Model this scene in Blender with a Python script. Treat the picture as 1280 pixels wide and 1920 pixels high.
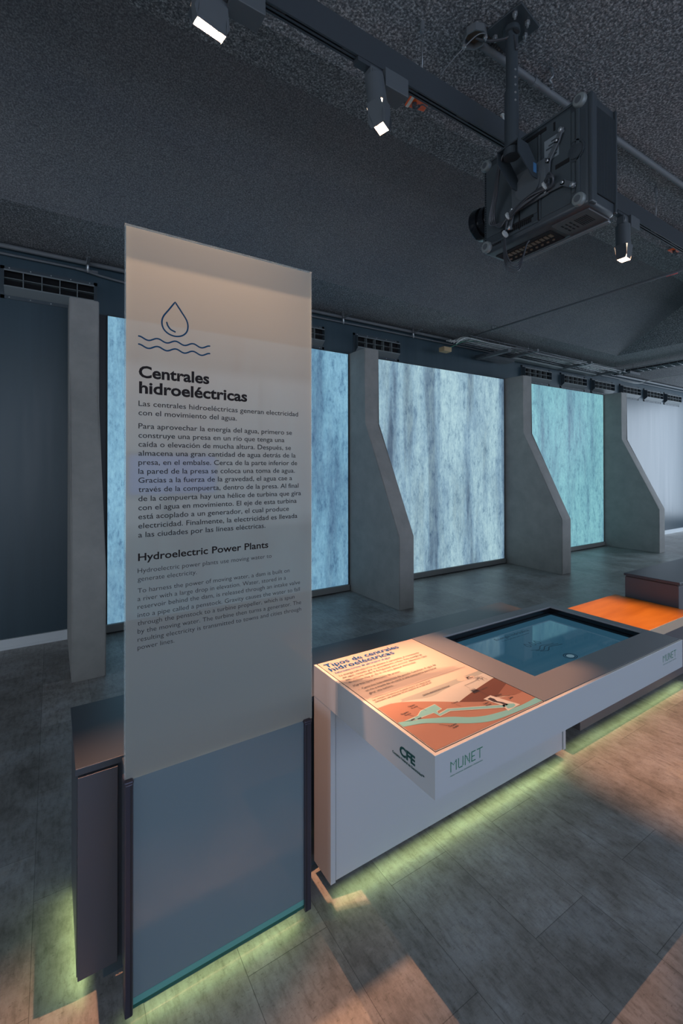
import bpy, bmesh, math, random
from mathutils import Vector, Matrix
random.seed(7)
for o in list(bpy.data.objects): bpy.data.objects.remove(o)
S = bpy.context.scene
COL = S.collection
R = math.radians
PI = math.pi

# ------------------------------------------------------------------ camera
cam_d = bpy.data.cameras.new('camera'); cam = bpy.data.objects.new('camera', cam_d); COL.objects.link(cam)
S.camera = cam
FPX, YAW, PITCH, CYP = 849.6, R(32.593), R(0.299), 872.2
cam_d.sensor_fit = 'VERTICAL'; cam_d.sensor_height = 36.0
cam_d.lens = 36.0 * FPX / 1920
cam_d.shift_y = -(960 - CYP) / 1920
cam_d.clip_start = 0.02; cam_d.clip_end = 200
cam.location = (0, 0, 1.5)
cam.rotation_euler = (R(90) + PITCH, R(0.06), -YAW)

# ------------------------------------------------------------------ view, world, daylight
S.view_settings.view_transform = 'Standard'; S.view_settings.look = 'None'
S.view_settings.gamma = 1; S.view_settings.use_curve_mapping = False
S.view_settings.exposure = 0.0
S.cycles.max_bounces = 8; S.cycles.transparent_max_bounces = 12
S.cycles.caustics_reflective = False; S.cycles.caustics_refractive = False
S.cycles.sample_clamp_indirect = 6
W = bpy.data.worlds.new('sky'); S.world = W; W.use_nodes = True
bg = W.node_tree.nodes['Background']; bg.inputs[0].default_value = (.68, .78, .92, 1); bg.inputs[1].default_value = 1.7

WARM = (1.0, .47, .25)
SPOT_W = {'a': 520, 'b': 190, 'c': 430}
def area(name, loc, rot, sx, sy, power, color):
    d = bpy.data.lights.new(name, 'AREA'); d.shape = 'RECTANGLE'; d.size = sx; d.size_y = sy
    d.energy = power; d.color = color
    o = bpy.data.objects.new(name, d); COL.objects.link(o); o.location = loc; o.rotation_euler = rot
    return o
# daylight through the window wall at the far right end, and through the window band behind the camera
area('daylight_and_fill', (13.6, 1.2, 1.75), (0, R(90), 0), 3.0, 6.0, 230, (.68, .83, 1.0))
area('daylight_and_fill', (3.0, -5.1, 1.9), (R(90), 0, 0), 15, 2.6, 170, (.70, .82, 1.0))
area('daylight_and_fill', (-5.9, 0.4, 1.7), (0, R(-90), 0), 2.8, 6.0, 80, (.78, .88, 1.0))  # added fill from an invented left window, to brighten left-facing sides
# the yellow-green light strips under the furniture
LED = (.78, 1.0, .42)
area('strip_light', (1.53, 1.362, .042), (R(-50), 0, 0), 1.38, .016, .60, LED)
area('strip_light', (.44, 1.37, .042), (R(-50), 0, 0), .52, .016, .22, LED)
area('strip_light', (.075, 1.68, .046), (0, R(50), 0), .016, .36, .28, LED)
area('strip_light', (3.0, 1.40, .044), (R(-50), 0, 0), 1.4, .016, .4, LED)

# ------------------------------------------------------------------ helpers
def world_loc(o):
    v = Vector((0, 0, 0))
    while o is not None: v += o.location; o = o.parent
    return v
def tag(o, label=None, cat=None, group=None, kind=None):
    for k, v in (('label', label), ('category', cat), ('group', group), ('kind', kind)):
        if v: o[k] = v
    return o
def thing(name, label, cat, loc, group=None):
    o = bpy.data.objects.new(name, None); COL.objects.link(o); o.location = loc
    o.empty_display_size = .05
    return tag(o, label, cat, group)

class MB:
    def __init__(s): s.bm = bmesh.new(); s.mi = 0
    def _f(s, vs):
        try: f = s.bm.faces.new(vs)
        except ValueError: return None
        f.material_index = s.mi; return f
    def box(s, x0, x1, y0, y1, z0, z1, M=None):
        P = [(x0,y0,z0),(x1,y0,z0),(x1,y1,z0),(x0,y1,z0),(x0,y0,z1),(x1,y0,z1),(x1,y1,z1),(x0,y1,z1)]
        V = [s.bm.verts.new((M @ Vector(p)) if M else p) for p in P]
        for f in ((3,2,1,0),(4,5,6,7),(0,1,5,4),(1,2,6,5),(2,3,7,6),(3,0,4,7)): s._f([V[i] for i in f])
        return s
    def bbox(s, x0, x1, y0, y1, z0, z1, b=.003, seg=2, M=None):
        t = bmesh.new(); P = [(x0,y0,z0),(x1,y0,z0),(x1,y1,z0),(x0,y1,z0),(x0,y0,z1),(x1,y0,z1),(x1,y1,z1),(x0,y1,z1)]
        V = [t.verts.new(p) for p in P]
        for f in ((3,2,1,0),(4,5,6,7),(0,1,5,4),(1,2,6,5),(2,3,7,6),(3,0,4,7)): t.faces.new([V[i] for i in f])
        bmesh.ops.bevel(t, geom=t.edges[:], offset=b, segments=seg, affect='EDGES', profile=.5)
        s.absorb(t, M); return s
    def absorb(s, t, M=None):
        m = {}
        for v in t.verts: m[v] = s.bm.verts.new((M @ v.co) if M else v.co)
        for f in t.faces:
            g = s._f([m[v] for v in f.verts])
            if g: g.smooth = f.smooth
        t.free()
    def prism(s, pts, axis, a0, a1):
        def P(u, v, a): return {'x': (a, u, v), 'y': (u, a, v), 'z': (u, v, a)}[axis]
        A = [s.bm.verts.new(P(u, v, a0)) for u, v in pts]; B = [s.bm.verts.new(P(u, v, a1)) for u, v in pts]
        s._f(A[::-1]); s._f(B); n = len(pts)
        for i in range(n): s._f([A[i], A[(i+1) % n], B[(i+1) % n], B[i]])
        return s
    def poly(s, pts):
        s._f([s.bm.verts.new(p) for p in pts]); return s
    def tube(s, path, r, n=8, cap=True):
        path = [Vector(p) for p in path]; rings = []; prev = None
        for i, p in enumerate(path):
            t = (path[min(i+1, len(path)-1)] - path[max(i-1, 0)]).normalized()
            if prev is None:
                a = Vector((0,0,1)) if abs(t.z) < .9 else Vector((1,0,0))
                u = t.cross(a).normalized()
            else:
                u = (prev - t * prev.dot(t)).normalized()
            prev = u; w = t.cross(u)
            rr = r[i] if isinstance(r, (list, tuple)) else r
            rings.append([s.bm.verts.new(p + (u * math.cos(2*PI*k/n) + w * math.sin(2*PI*k/n)) * rr) for k in range(n)])
        for a, b in zip(rings, rings[1:]):
            for k in range(n):
                f = s._f([a[k], a[(k+1) % n], b[(k+1) % n], b[k]])
                if f: f.smooth = True
        if cap: s._f(rings[0][::-1]); s._f(rings[-1])
        return s
    def lathe(s, prof, c, d, n=24, cap=True):
        """prof: (distance along d, radius) pairs from point c in direction d"""
        c = Vector(c); d = Vector(d).normalized()
        return s.tube2([c + d * t for t, _ in prof], [r for _, r in prof], d, n, cap)
    def tube2(s, path, rad, d, n, cap):
        a = Vector((0,0,1)) if abs(d.z) < .9 else Vector((1,0,0)); u = d.cross(a).normalized(); w = d.cross(u)
        rings = [[s.bm.verts.new(p + (u * math.cos(2*PI*k/n) + w * math.sin(2*PI*k/n)) * max(r, 1e-5)) for k in range(n)] for p, r in zip(path, rad)]
        for i, (a_, b_) in enumerate(zip(rings, rings[1:])):
            for k in range(n):
                f = s._f([a_[k], a_[(k+1) % n], b_[(k+1) % n], b_[k]])
        if cap: s._f(rings[0][::-1]); s._f(rings[-1])
        return s
    def build(s, name, mats, parent=None, smooth=None, fix=True):
        if fix: bmesh.ops.recalc_face_normals(s.bm, faces=s.bm.faces[:])
        me = bpy.data.meshes.new(name); s.bm.to_mesh(me); s.bm.free()
        for m in (mats if isinstance(mats, (list, tuple)) else [mats]): me.materials.append(m)
        o = bpy.data.objects.new(name, me); COL.objects.link(o)
        if smooth is not None:
            for p in me.polygons: p.use_smooth = True
            me.set_sharp_from_angle(angle=R(smooth))
        if parent is not None:
            o.parent = parent; o.location = -world_loc(parent)
        return o

def spline(pts, n=8):
    P = [Vector(p) for p in pts]; P = [2*P[0]-P[1]] + P + [2*P[-1]-P[-2]]; out = []
    for i in range(1, len(P)-2):
        for k in range(n):
            t = k / n; a, b, c, d = P[i-1:i+3]
            out.append(.5*((2*b)+(c-a)*t+(2*a-5*b+4*c-d)*t*t+(3*b-a-3*c+d)*t**3))
    out.append(P[-2]); return out

# ------------------------------------------------------------------ materials
def mat(name, col, rough=.5, metal=0., spec=.5, emit=None, es=0., coat=0., ior=None):
    m = bpy.data.materials.new(name); m.use_nodes = True; b = m.node_tree.nodes['Principled BSDF']
    b.inputs['Base Color'].default_value = (*col, 1); b.inputs['Roughness'].default_value = rough
    b.inputs['Metallic'].default_value = metal; b.inputs['Specular IOR Level'].default_value = spec
    if coat: b.inputs['Coat Weight'].default_value = coat; b.inputs['Coat Roughness'].default_value = .04
    if ior: b.inputs['IOR'].default_value = ior
    if emit: b.inputs['Emission Color'].default_value = (*emit, 1); b.inputs['Emission Strength'].default_value = es
    return m
def N(m): return m.node_tree.nodes, m.node_tree.links, m.node_tree.nodes['Principled BSDF']
def new(nt, t, **kw):
    n = nt.new(t)
    for k, v in kw.items(): setattr(n, k, v)
    return n
def coords(m, scale=(1,1,1), loc=(0,0,0)):
    nt, L, b = N(m); g = new(nt, 'ShaderNodeNewGeometry'); mp = new(nt, 'ShaderNodeMapping')
    mp.inputs['Scale'].default_value = scale; mp.inputs['Location'].default_value = loc
    L.new(g.outputs['Position'], mp.inputs['Vector']); return mp.outputs['Vector']
def noise(m, vec, scale, detail=4, rough=.5):
    nt, L, b = N(m); n = new(nt, 'ShaderNodeTexNoise'); n.inputs['Scale'].default_value = scale
    n.inputs['Detail'].default_value = detail; n.inputs['Roughness'].default_value = rough
    L.new(vec, n.inputs['Vector']); return n.outputs['Fac']
def ramp(m, fac, stops):
    nt, L, b = N(m); r = new(nt, 'ShaderNodeValToRGB'); e = r.color_ramp.elements
    while len(e) < len(stops): e.new(.5)
    for el, (p, c) in zip(e, stops): el.position = p; el.color = (*c, 1)
    L.new(fac, r.inputs['Fac']); return r.outputs['Color']
def mix(m, a, b_, fac, mode='MIX'):
    nt, L, b = N(m); x = new(nt, 'ShaderNodeMix', data_type='RGBA', blend_type=mode)
    for sock, v in ((x.inputs[0], fac), (x.inputs[6], a), (x.inputs[7], b_)):
        if hasattr(v, 'is_output'): L.new(v, sock)
        else: sock.default_value = v if isinstance(v, float) else (*v, 1)
    return x.outputs[2]
def bump(m, h, strength, dist):
    nt, L, b = N(m); n = new(nt, 'ShaderNodeBump'); n.inputs['Strength'].default_value = strength; n.inputs['Distance'].default_value = dist
    L.new(h, n.inputs['Height']); L.new(n.outputs['Normal'], b.inputs['Normal'])
def setcol(m, c): N(m)[1].new(c, N(m)[2].inputs['Base Color'])

# sprayed acoustic ceiling plaster
M_CEIL = mat('sprayed_plaster', (.1,.1,.1), .95, spec=.1)
v = coords(M_CEIL)
n1 = noise(M_CEIL, v, 95, 3, .7); n2 = noise(M_CEIL, v, 1.1, 4, .6)
c = ramp(M_CEIL, n1, [(.36, (.070,.076,.082)), (.52, (.175,.182,.188)), (.66, (.44,.45,.455))])
c = mix(M_CEIL, c, ramp(M_CEIL, n2, [(.3, (.82,.84,.86)), (.7, (1.1,1.08,1.06))]), 1.0, 'MULTIPLY')
setcol(M_CEIL, c); bump(M_CEIL, n1, .6, .012)
# smoother, darker felt on the long sloping side of the coffer
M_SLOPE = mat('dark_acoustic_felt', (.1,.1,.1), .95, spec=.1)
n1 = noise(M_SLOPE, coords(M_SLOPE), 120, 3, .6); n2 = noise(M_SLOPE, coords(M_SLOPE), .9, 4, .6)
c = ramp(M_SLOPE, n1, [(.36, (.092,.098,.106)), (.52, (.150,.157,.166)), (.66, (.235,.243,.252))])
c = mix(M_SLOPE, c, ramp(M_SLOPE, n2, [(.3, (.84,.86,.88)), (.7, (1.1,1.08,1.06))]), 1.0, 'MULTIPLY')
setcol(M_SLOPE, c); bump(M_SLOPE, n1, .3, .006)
# blue-grey painted wall, slightly satin
M_WALL = mat('blue_grey_paint', (.050,.078,.105), .38, spec=.5)
n1 = noise(M_WALL, coords(M_WALL, (6,6,.25)), 2.0, 4, .6)
setcol(M_WALL, ramp(M_WALL, n1, [(.3, (.022,.043,.058)), (.7, (.027,.052,.069))]))
nt, L, b = N(M_WALL); mr = new(nt, 'ShaderNodeMapRange'); L.new(n1, mr.inputs[0]); mr.inputs[3].default_value = .30; mr.inputs[4].default_value = .46
L.new(mr.outputs[0], b.inputs['Roughness'])
M_WHITE = mat('white_baseboard', (.55,.58,.60), .4)
# vinyl stone-look planks
M_FLOOR = mat('stone_look_planks', (.2,.2,.2), .42, spec=.45)
nt, L, b = N(M_FLOOR)
g = new(nt, 'ShaderNodeNewGeometry'); mp = new(nt, 'ShaderNodeMapping'); mp.inputs['Rotation'].default_value = (0, 0, R(90)); mp.inputs['Location'].default_value = (.04, .86, 0)
L.new(g.outputs['Position'], mp.inputs['Vector'])
br = new(nt, 'ShaderNodeTexBrick'); br.offset = .37; br.inputs['Scale'].default_value = 1; br.inputs['Mortar Size'].default_value = .0012
br.inputs['Brick Width'].default_value = .62; br.inputs['Row Height'].default_value = .27; br.inputs['Mortar Smooth'].default_value = .3
br.inputs['Color1'].default_value = (.80,.80,.80,1); br.inputs['Color2'].default_value = (1.12,1.12,1.12,1); br.inputs['Mortar'].default_value = (.45,.45,.45,1)
L.new(mp.outputs[0], br.inputs['Vector'])
va = coords(M_FLOOR); vs = coords(M_FLOOR, (3.2,1.0,1.0)); vf = coords(M_FLOOR, (1.0,2.6,1.0))
a1 = noise(M_FLOOR, va, 3.2, 8, .72); a2 = noise(M_FLOOR, vs, 14, 6, .75); a3 = noise(M_FLOOR, vf, 60, 4, .7)
c = ramp(M_FLOOR, a1, [(.33, (.16,.153,.143)), (.48, (.25,.243,.232)), (.60, (.305,.308,.31)), (.75, (.33,.305,.265))])
c = mix(M_FLOOR, c, ramp(M_FLOOR, a2, [(.30, (.58,.57,.55)), (.5, (1,1,1)), (.72, (1.22,1.22,1.22))]), 1.0, 'MULTIPLY')
c = mix(M_FLOOR, c, ramp(M_FLOOR, a3, [(.30, (.5,.49,.48)), (.40, (1,1,1)), (.66, (1.05,1.05,1.05)), (.74, (1.35,1.35,1.35))]), 1.0, 'MULTIPLY')
c = mix(M_FLOOR, c, br.outputs['Color'], 1.0, 'MULTIPLY'); setcol(M_FLOOR, c)
rr = new(nt, 'ShaderNodeMapRange'); L.new(a1, rr.inputs[0]); rr.inputs[3].default_value = .26; rr.inputs[4].default_value = .52
L.new(rr.outputs[0], b.inputs['Roughness']); bump(M_FLOOR, a2, .15, .004)
# concrete-grey render on the buttresses
M_FIN = mat('grey_render', (.24,.245,.24), .75, spec=.3)
n1 = noise(M_FIN, coords(M_FIN), 5, 6, .65)
setcol(M_FIN, ramp(M_FIN, n1, [(.3, (.205,.205,.198)), (.7, (.26,.257,.245))])); bump(M_FIN, n1, .1, .003)

def water(name, light, mid, dark, seed, streak, strength):
    m = mat(name, (.02,.03,.04), .5, spec=.2); nt, L, b = N(m)
    v1 = coords(m, (1, 1, .085), (seed, 0, seed)); v2 = coords(m, (1, 1, .16), (seed*2, 0, 0)); v3 = coords(m, (1,1,.42), (0, 0, seed))
    s = noise(m, v1, 2.6, 3.0, .55); t = noise(m, v2, 3.2, 6, .75); f = noise(m, v3, 38, 3, .7); k = noise(m, v3, 10, 7, .8)
    a = ramp(m, s, [(.37, dark), (.44, mid), (.54, light)])
    a = mix(m, a, ramp(m, t, [(.38, dark), (.50, mid), (.58, light)]), streak)
    a = mix(m, a, ramp(m, k, [(.36, (.50,.55,.62)), (.47, (.94,.95,.96)), (.60, (1.14,1.11,1.06))]), 1.0, 'MULTIPLY')
    a = mix(m, a, ramp(m, f, [(.34, (.82,.84,.87)), (.5, (1,1,1)), (.66, (1.12,1.09,1.06))]), 1.0, 'MULTIPLY')
    L.new(a, b.inputs['Emission Color']); b.inputs['Emission Strength'].default_value = strength
    return m
M_WAT = [water('waterfall_image_blue', (.22,.44,.60), (.15,.32,.46), (.09,.18,.29), 3.1, .5, 1.0),
         water('waterfall_image_white', (.39,.59,.67), (.24,.39,.51), (.085,.135,.20), 8.4, .38, .95),
         water('waterfall_image_teal', (.22,.50,.56), (.17,.39,.47), (.10,.20,.29), 15.3, .35, 1.0)]
M_LBF = mat('lightbox_black_trim', (.012,.014,.018), .5)
M_LBP = mat('lightbox_grey_plinth', (.20,.205,.20), .7)
M_DARK = mat('dark_blue_grey_laminate', (.050,.058,.070), .30, spec=.5)
n1 = noise(M_DARK, coords(M_DARK), 3, 3, .5); setcol(M_DARK, ramp(M_DARK, n1, [(.3, (.047,.055,.067)), (.7, (.054,.062,.075))]))
M_DARKF = mat('dark_violet_grey_panel', (.075,.075,.088), .38, spec=.45)
M_FOOT = mat('recessed_dark_foot', (.045,.065,.075), .5)
M_WLAM = mat('white_laminate', (.42,.44,.465), .45, spec=.4)
M_WTRIM = mat('cream_edge_strip', (.82,.78,.72), .5)
M_BEZ = mat('satin_grey_aluminium', (.32,.32,.335), .42, metal=.25)
M_SEAM = mat('black_seam', (.008,.008,.01), .6)
M_BLACK = mat('black_plastic', (.038,.047,.055), .38)
M_BLACKG = mat('black_gloss', (.008,.009,.012), .12)
M_TRACK = mat('black_track_aluminium', (.036,.043,.051), .45)
M_FIXT = mat('charcoal_powder_coat', (.075,.085,.094), .5)
M_STEEL = mat('dark_zinc_steel', (.22,.235,.25), .42, metal=.7)
M_BOLT = mat('bright_zinc', (.55,.57,.58), .3, metal=.85)
M_CABLE = mat('black_cable', (.040,.043,.050), .36)
M_GCABLE = mat('green_cable', (.01,.16,.09), .5)
M_LCABLE = mat('grey_white_cable', (.42,.44,.43), .5)
M_PIPE = mat('grey_painted_conduit', (.10,.11,.12), .6)
M_RED = mat('red_band', (.52,.03,.03), .5)
M_ORANGE = mat('orange_outlet', (.72,.10,.015), .35)
M_TAPE = mat('cream_tape', (.62,.56,.47), .6)
M_CARD = mat('cardboard', (.34,.25,.14), .8)
M_LENS = mat('hot_lamp_lens', (.9,.8,.7), .3, emit=(1,.80,.58), es=30)
M_FOOTR = mat('translucent_rubber_foot', (.17,.19,.19), .35)
M_LABEL = mat('silver_rating_label', (.20,.23,.25), .45)
M_BLUEL = mat('blue_label', (.06,.17,.33), .4)
M_RAIL = mat('violet_black_anodised_rail', (.040,.038,.055), .32, metal=.3)
M_TEAL = mat('green_glass_reflection', (.10,.30,.28), .12, spec=.8)
M_TEALD = mat('deep_green_glass_reflection', (.008,.085,.070), .1, spec=.8)
M_GEDGE = mat('pale_glass_edge', (.46,.53,.53), .15, spec=.8)
M_INK = mat('dark_brown_ink', (.014,.010,.010), .5, spec=.1)
M_INK2 = mat('dark_grey_ink', (.024,.026,.030), .5, spec=.1)
M_BLUE = mat('deep_blue_ink', (.004,.05,.115), .5, spec=.1)
M_BLUE2 = mat('blue_ink', (.006,.11,.42), .5, spec=.1)
M_GREEN = mat('dark_green_ink', (.008,.20,.095), .5)
M_DGREEN = mat('deep_green_ink', (.003,.055,.050), .5)
M_VENT = mat('dark_sheet_metal', (.035,.050,.062), .5)
M_VENTL = mat('grey_sheet_metal', (.13,.15,.155), .45)
M_VOID = mat('duct_black', (.002,.002,.003), .9)
# plywood with orange stain
M_WOOD = mat('orange_stained_plywood', (.62,.20,.025), .42, spec=.4)
n1 = noise(M_WOOD, coords(M_WOOD, (.7,4,4)), 3.2, 6, .6)
setcol(M_WOOD, ramp(M_WOOD, n1, [(.3, (.36,.118,.009)), (.55, (.46,.165,.015)), (.75, (.52,.20,.024))]))
M_EDGE = mat('pale_plywood_edge', (.50,.40,.30), .55)
# frosted glass sheet
def frosted(name, col, trans, see, rough):
    m = mat(name, col, rough, spec=.6 if trans > .3 else .8); nt, L, b = N(m); out = nt['Material Output']
    t = new(nt, 'ShaderNodeBsdfTranslucent'); t.inputs[0].default_value = (*[min(1, x*1.25) for x in col], 1)
    m1 = new(nt, 'ShaderNodeMixShader'); m1.inputs[0].default_value = trans
    L.new(b.outputs[0], m1.inputs[1]); L.new(t.outputs[0], m1.inputs[2])
    p = new(nt, 'ShaderNodeBsdfTransparent'); p.inputs[0].default_value = (.85,.95,.97,1)
    m2 = new(nt, 'ShaderNodeMixShader'); m2.inputs[0].default_value = see
    L.new(m1.outputs[0], m2.inputs[1]); L.new(p.outputs[0], m2.inputs[2]); L.new(m2.outputs[0], out.inputs[0])
    return m
M_CLEAR = mat('clear_glass', (.8,.9,.9), .05, spec=.5)
nt, L, b = N(M_CLEAR); tp = new(nt, 'ShaderNodeBsdfTransparent'); tp.inputs[0].default_value = (.94,.985,.98,1); ms = new(nt, 'ShaderNodeMixShader'); ms.inputs[0].default_value = .95
L.new(b.outputs[0], ms.inputs[1]); L.new(tp.outputs[0], ms.inputs[2]); L.new(ms.outputs[0], nt['Material Output'].inputs[0])
nt, L, b = N(M_GEDGE); tp = new(nt, 'ShaderNodeBsdfTransparent'); ms = new(nt, 'ShaderNodeMixShader'); ms.inputs[0].default_value = .72
L.new(b.outputs[0], ms.inputs[1]); L.new(tp.outputs[0], ms.inputs[2]); L.new(ms.outputs[0], nt['Material Output'].inputs[0])
M_FROST = frosted('frosted_film_on_glass', (.315,.39,.41), .68, .08, .05)
M_FROST2 = frosted('blue_grey_film_on_glass', (.135,.185,.215), .05, .0, .05)
# printed graphic colours
M_P = {k: mat('print_' + k, c, .5, spec=.3) for k, c in dict(
    peach=(.70,.60,.51), beige=(.62,.62,.57), taupe=(.42,.45,.42), terracotta=(.47,.25,.18), rust=(.34,.16,.11),
    brown=(.19,.080,.055), aqua=(.26,.62,.62), cream=(.78,.73,.66), dark=(.075,.055,.060), text=(.08,.06,.055)).items()}
M_TOUCH = mat('touch_screen_glass', (.006,.012,.018), .04, spec=.7, emit=(.030,.105,.17), es=.62)
M_TINK = mat('touch_screen_dark_mark', (.008,.02,.035), .1, emit=(.01,.03,.055), es=.5)
M_BSCR = mat('blue_projection', (.02,.04,.09), .6, emit=(.04,.18,.80), es=7)

# ------------------------------------------------------------------ the setting
def struct(name, mb, m, **k): return tag(mb.build(name, m, **k), kind='structure')
XL, XR, YF, YB = -6.0, 13.8, -5.3, 4.66
ZC = 3.36
struct('floor', MB().box(XL-.2, XR+.2, YF-.2, YB+.2, -.12, 0), M_FLOOR)
# coffered ceiling: flat beams with one deep tapered coffer above the exhibit
cb = MB(); bm = cb.bm
bx0, bx1, by0, by1 = -5.0, 7.95, 1.77, 3.89
tx0, tx1, ty0, ty1, tz = -4.3, 7.45, 2.12, 2.55, 3.90
O_ = [(XL-.2,YF-.2,ZC),(XR+.2,YF-.2,ZC),(XR+.2,YB+.2,ZC),(XL-.2,YB+.2,ZC)]
I_ = [(bx0,by0,ZC),(bx1,by0,ZC),(bx1,by1,ZC),(bx0,by1,ZC)]
T_ = [(tx0,ty0,tz),(tx1,ty0,tz),(tx1,ty1,tz),(tx0,ty1,tz)]
U_ = [(x,y,4.5) for x,y,z in O_]
vo = [bm.verts.new(p) for p in O_]; vi = [bm.verts.new(p) for p in I_]; vt = [bm.verts.new(p) for p in T_]; vu = [bm.verts.new(p) for p in U_]
for i in range(4):
    j = (i+1) % 4
    cb._f([vo[i], vo[j], vi[j], vi[i]]); cb._f([vo[j], vo[i], vu[i], vu[j]])
    cb.mi = 1 if i == 2 else 0; cb._f([vi[i], vi[j], vt[j], vt[i]]); cb.mi = 0  # end slope keeps the lighter plaster in place of light falling on it
cb._f(vt); cb._f(vu)
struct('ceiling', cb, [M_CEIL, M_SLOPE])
struct('wall_back', MB().box(XL-.2, XR+.2, YB, YB+.2, 0, ZC), M_WALL)
def holed(name, axis, c0, c1, a0, a1, b0, b1, w):   # wall with a window opening: a = along, w = (lo, hi, sill, head)
    m = MB()
    for p, q, z0, z1 in ((a0, w[0], 0, ZC), (w[1], a1, 0, ZC), (w[0], w[1], 0, w[2]), (w[0], w[1], w[3], ZC)):
        if axis == 'x': m.box(c0, c1, p, q, z0, z1)
        else: m.box(p, q, c0, c1, z0, z1)
    return struct(name, m, M_WALL)
holed('wall_right', 'x', XR, XR+.2, YF-.2, YB, 0, ZC, (-2.2, 4.3, .15, 3.2))
holed('wall_left', 'x', XL-.2, XL, YF-.2, YB, 0, ZC, (-2.6, 3.4, .3, 3.1))  # window opening added to go with the left fill light
holed('wall_front', 'y', YF-.2, YF, XL-.2, XR+.2, 0, ZC, (-4.8, 11.5, .35, 3.2))
def window(name, axis, c, a0, a1, z0, z1, n):
    m = MB(); t = .03
    seq = [a0 + (a1-a0)*i/n for i in range(n+1)]
    for a in seq:
        if axis == 'x': m.box(c-t, c+t, a-.025, a+.025, z0, z1)
        else: m.box(a-.025, a+.025, c-t, c+t, z0, z1)
    for z in (z0, z1):
        if axis == 'x': m.box(c-t, c+t, a0, a1, z-.025, z+.025)
        else: m.box(a0, a1, c-t, c+t, z-.025, z+.025)
    return struct(name, m, M_FIXT)
window('window_1', 'x', XR+.1, -2.2, 4.3, .15, 3.2, 5)
window('window_2', 'y', YF-.1, -4.8, 11.5, .35, 3.2, 10)
window('added_window_left', 'x', XL-.1, -2.6, 3.4, .3, 3.1, 5)  # unseen window, added only to carry the left fill light
m = MB(); m.box(XL, .12, YB-.018, YB, 0, .085); m.box(XL, .12, YB-.024, YB, 0, .02)
struct('baseboard_back', m, M_WHITE)
m = MB(); m.box(9.12, XR, YB-.018, YB, 0, .085); m.box(9.12, XR, YB-.024, YB, 0, .02)
struct('baseboard_right', m, M_WHITE)

# ------------------------------------------------------------------ dam buttresses
FX = [(.118,.333), (3.066,3.268), (6.0,6.213), (8.915,9.12)]
FL = ['grey dam-shaped buttress seen almost edge-on behind the glass sign, against dark bare wall',
      'grey dam-shaped buttress between the first blue and the white waterfall lightbox',
      'grey dam-shaped buttress between the white and the teal waterfall lightbox',
      'grey dam-shaped buttress farthest along the wall, past the teal waterfall lightbox']
PROF = [(4.655,0),(3.672,0),(3.672,.765),(4.29,2.018),(4.29,2.895),(4.655,2.895)]
for (x0, x1), lb in zip(FX, FL):
    mm = MB().prism(PROF, 'x', x0, x1); bmesh.ops.bevel(mm.bm, geom=mm.bm.edges[:], offset=.006, segments=2, affect='EDGES')
    o = mm.build('buttress', M_FIN, smooth=30); tag(o, lb, 'partition', 'dam-shaped buttresses along the wall')

# ------------------------------------------------------------------ waterfall lightboxes
LBX = [(.345,3.052), (3.282,5.975), (6.227,8.90)]
LBN = ['tall lightbox with blue waterfall picture behind the glass sign', 'tall lightbox with white streaky waterfall picture between two buttresses',
       'tall lightbox with teal waterfall picture, farthest along the wall']
for i, (x0, x1) in enumerate(LBX):
    t = thing('waterfall_lightbox', LBN[i], 'lightbox', ((x0+x1)/2, 4.63, 0), 'waterfall lightboxes along the wall')
    px0 = x0 + (.082 if i == 0 else .012); px1 = x1 - .014
    MB().box(px0, px1, 4.604, 4.622, .083, 2.880).build('picture_panel', M_WAT[i], t)
    m = MB(); m.box(x0, x1, 4.622, 4.655, .0, 2.888); m.box(px0-.006, px1+.006, 4.604, 4.622, 2.880, 2.888)
    m.box(px1, px1+.008, 4.606, 4.622, .083, 2.880); m.box(px0-.008, px0, 4.606, 4.622, .083, 2.880)
    m.build('frame', M_LBF, t)
    MB().box(x0, x1, 4.585, 4.622, .012, .078).build('plinth', M_LBP, t)
    MB().box(x0, x1, 4.596, 4.622, 0, .012).build('shadow_gap', M_SEAM, t)

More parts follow.
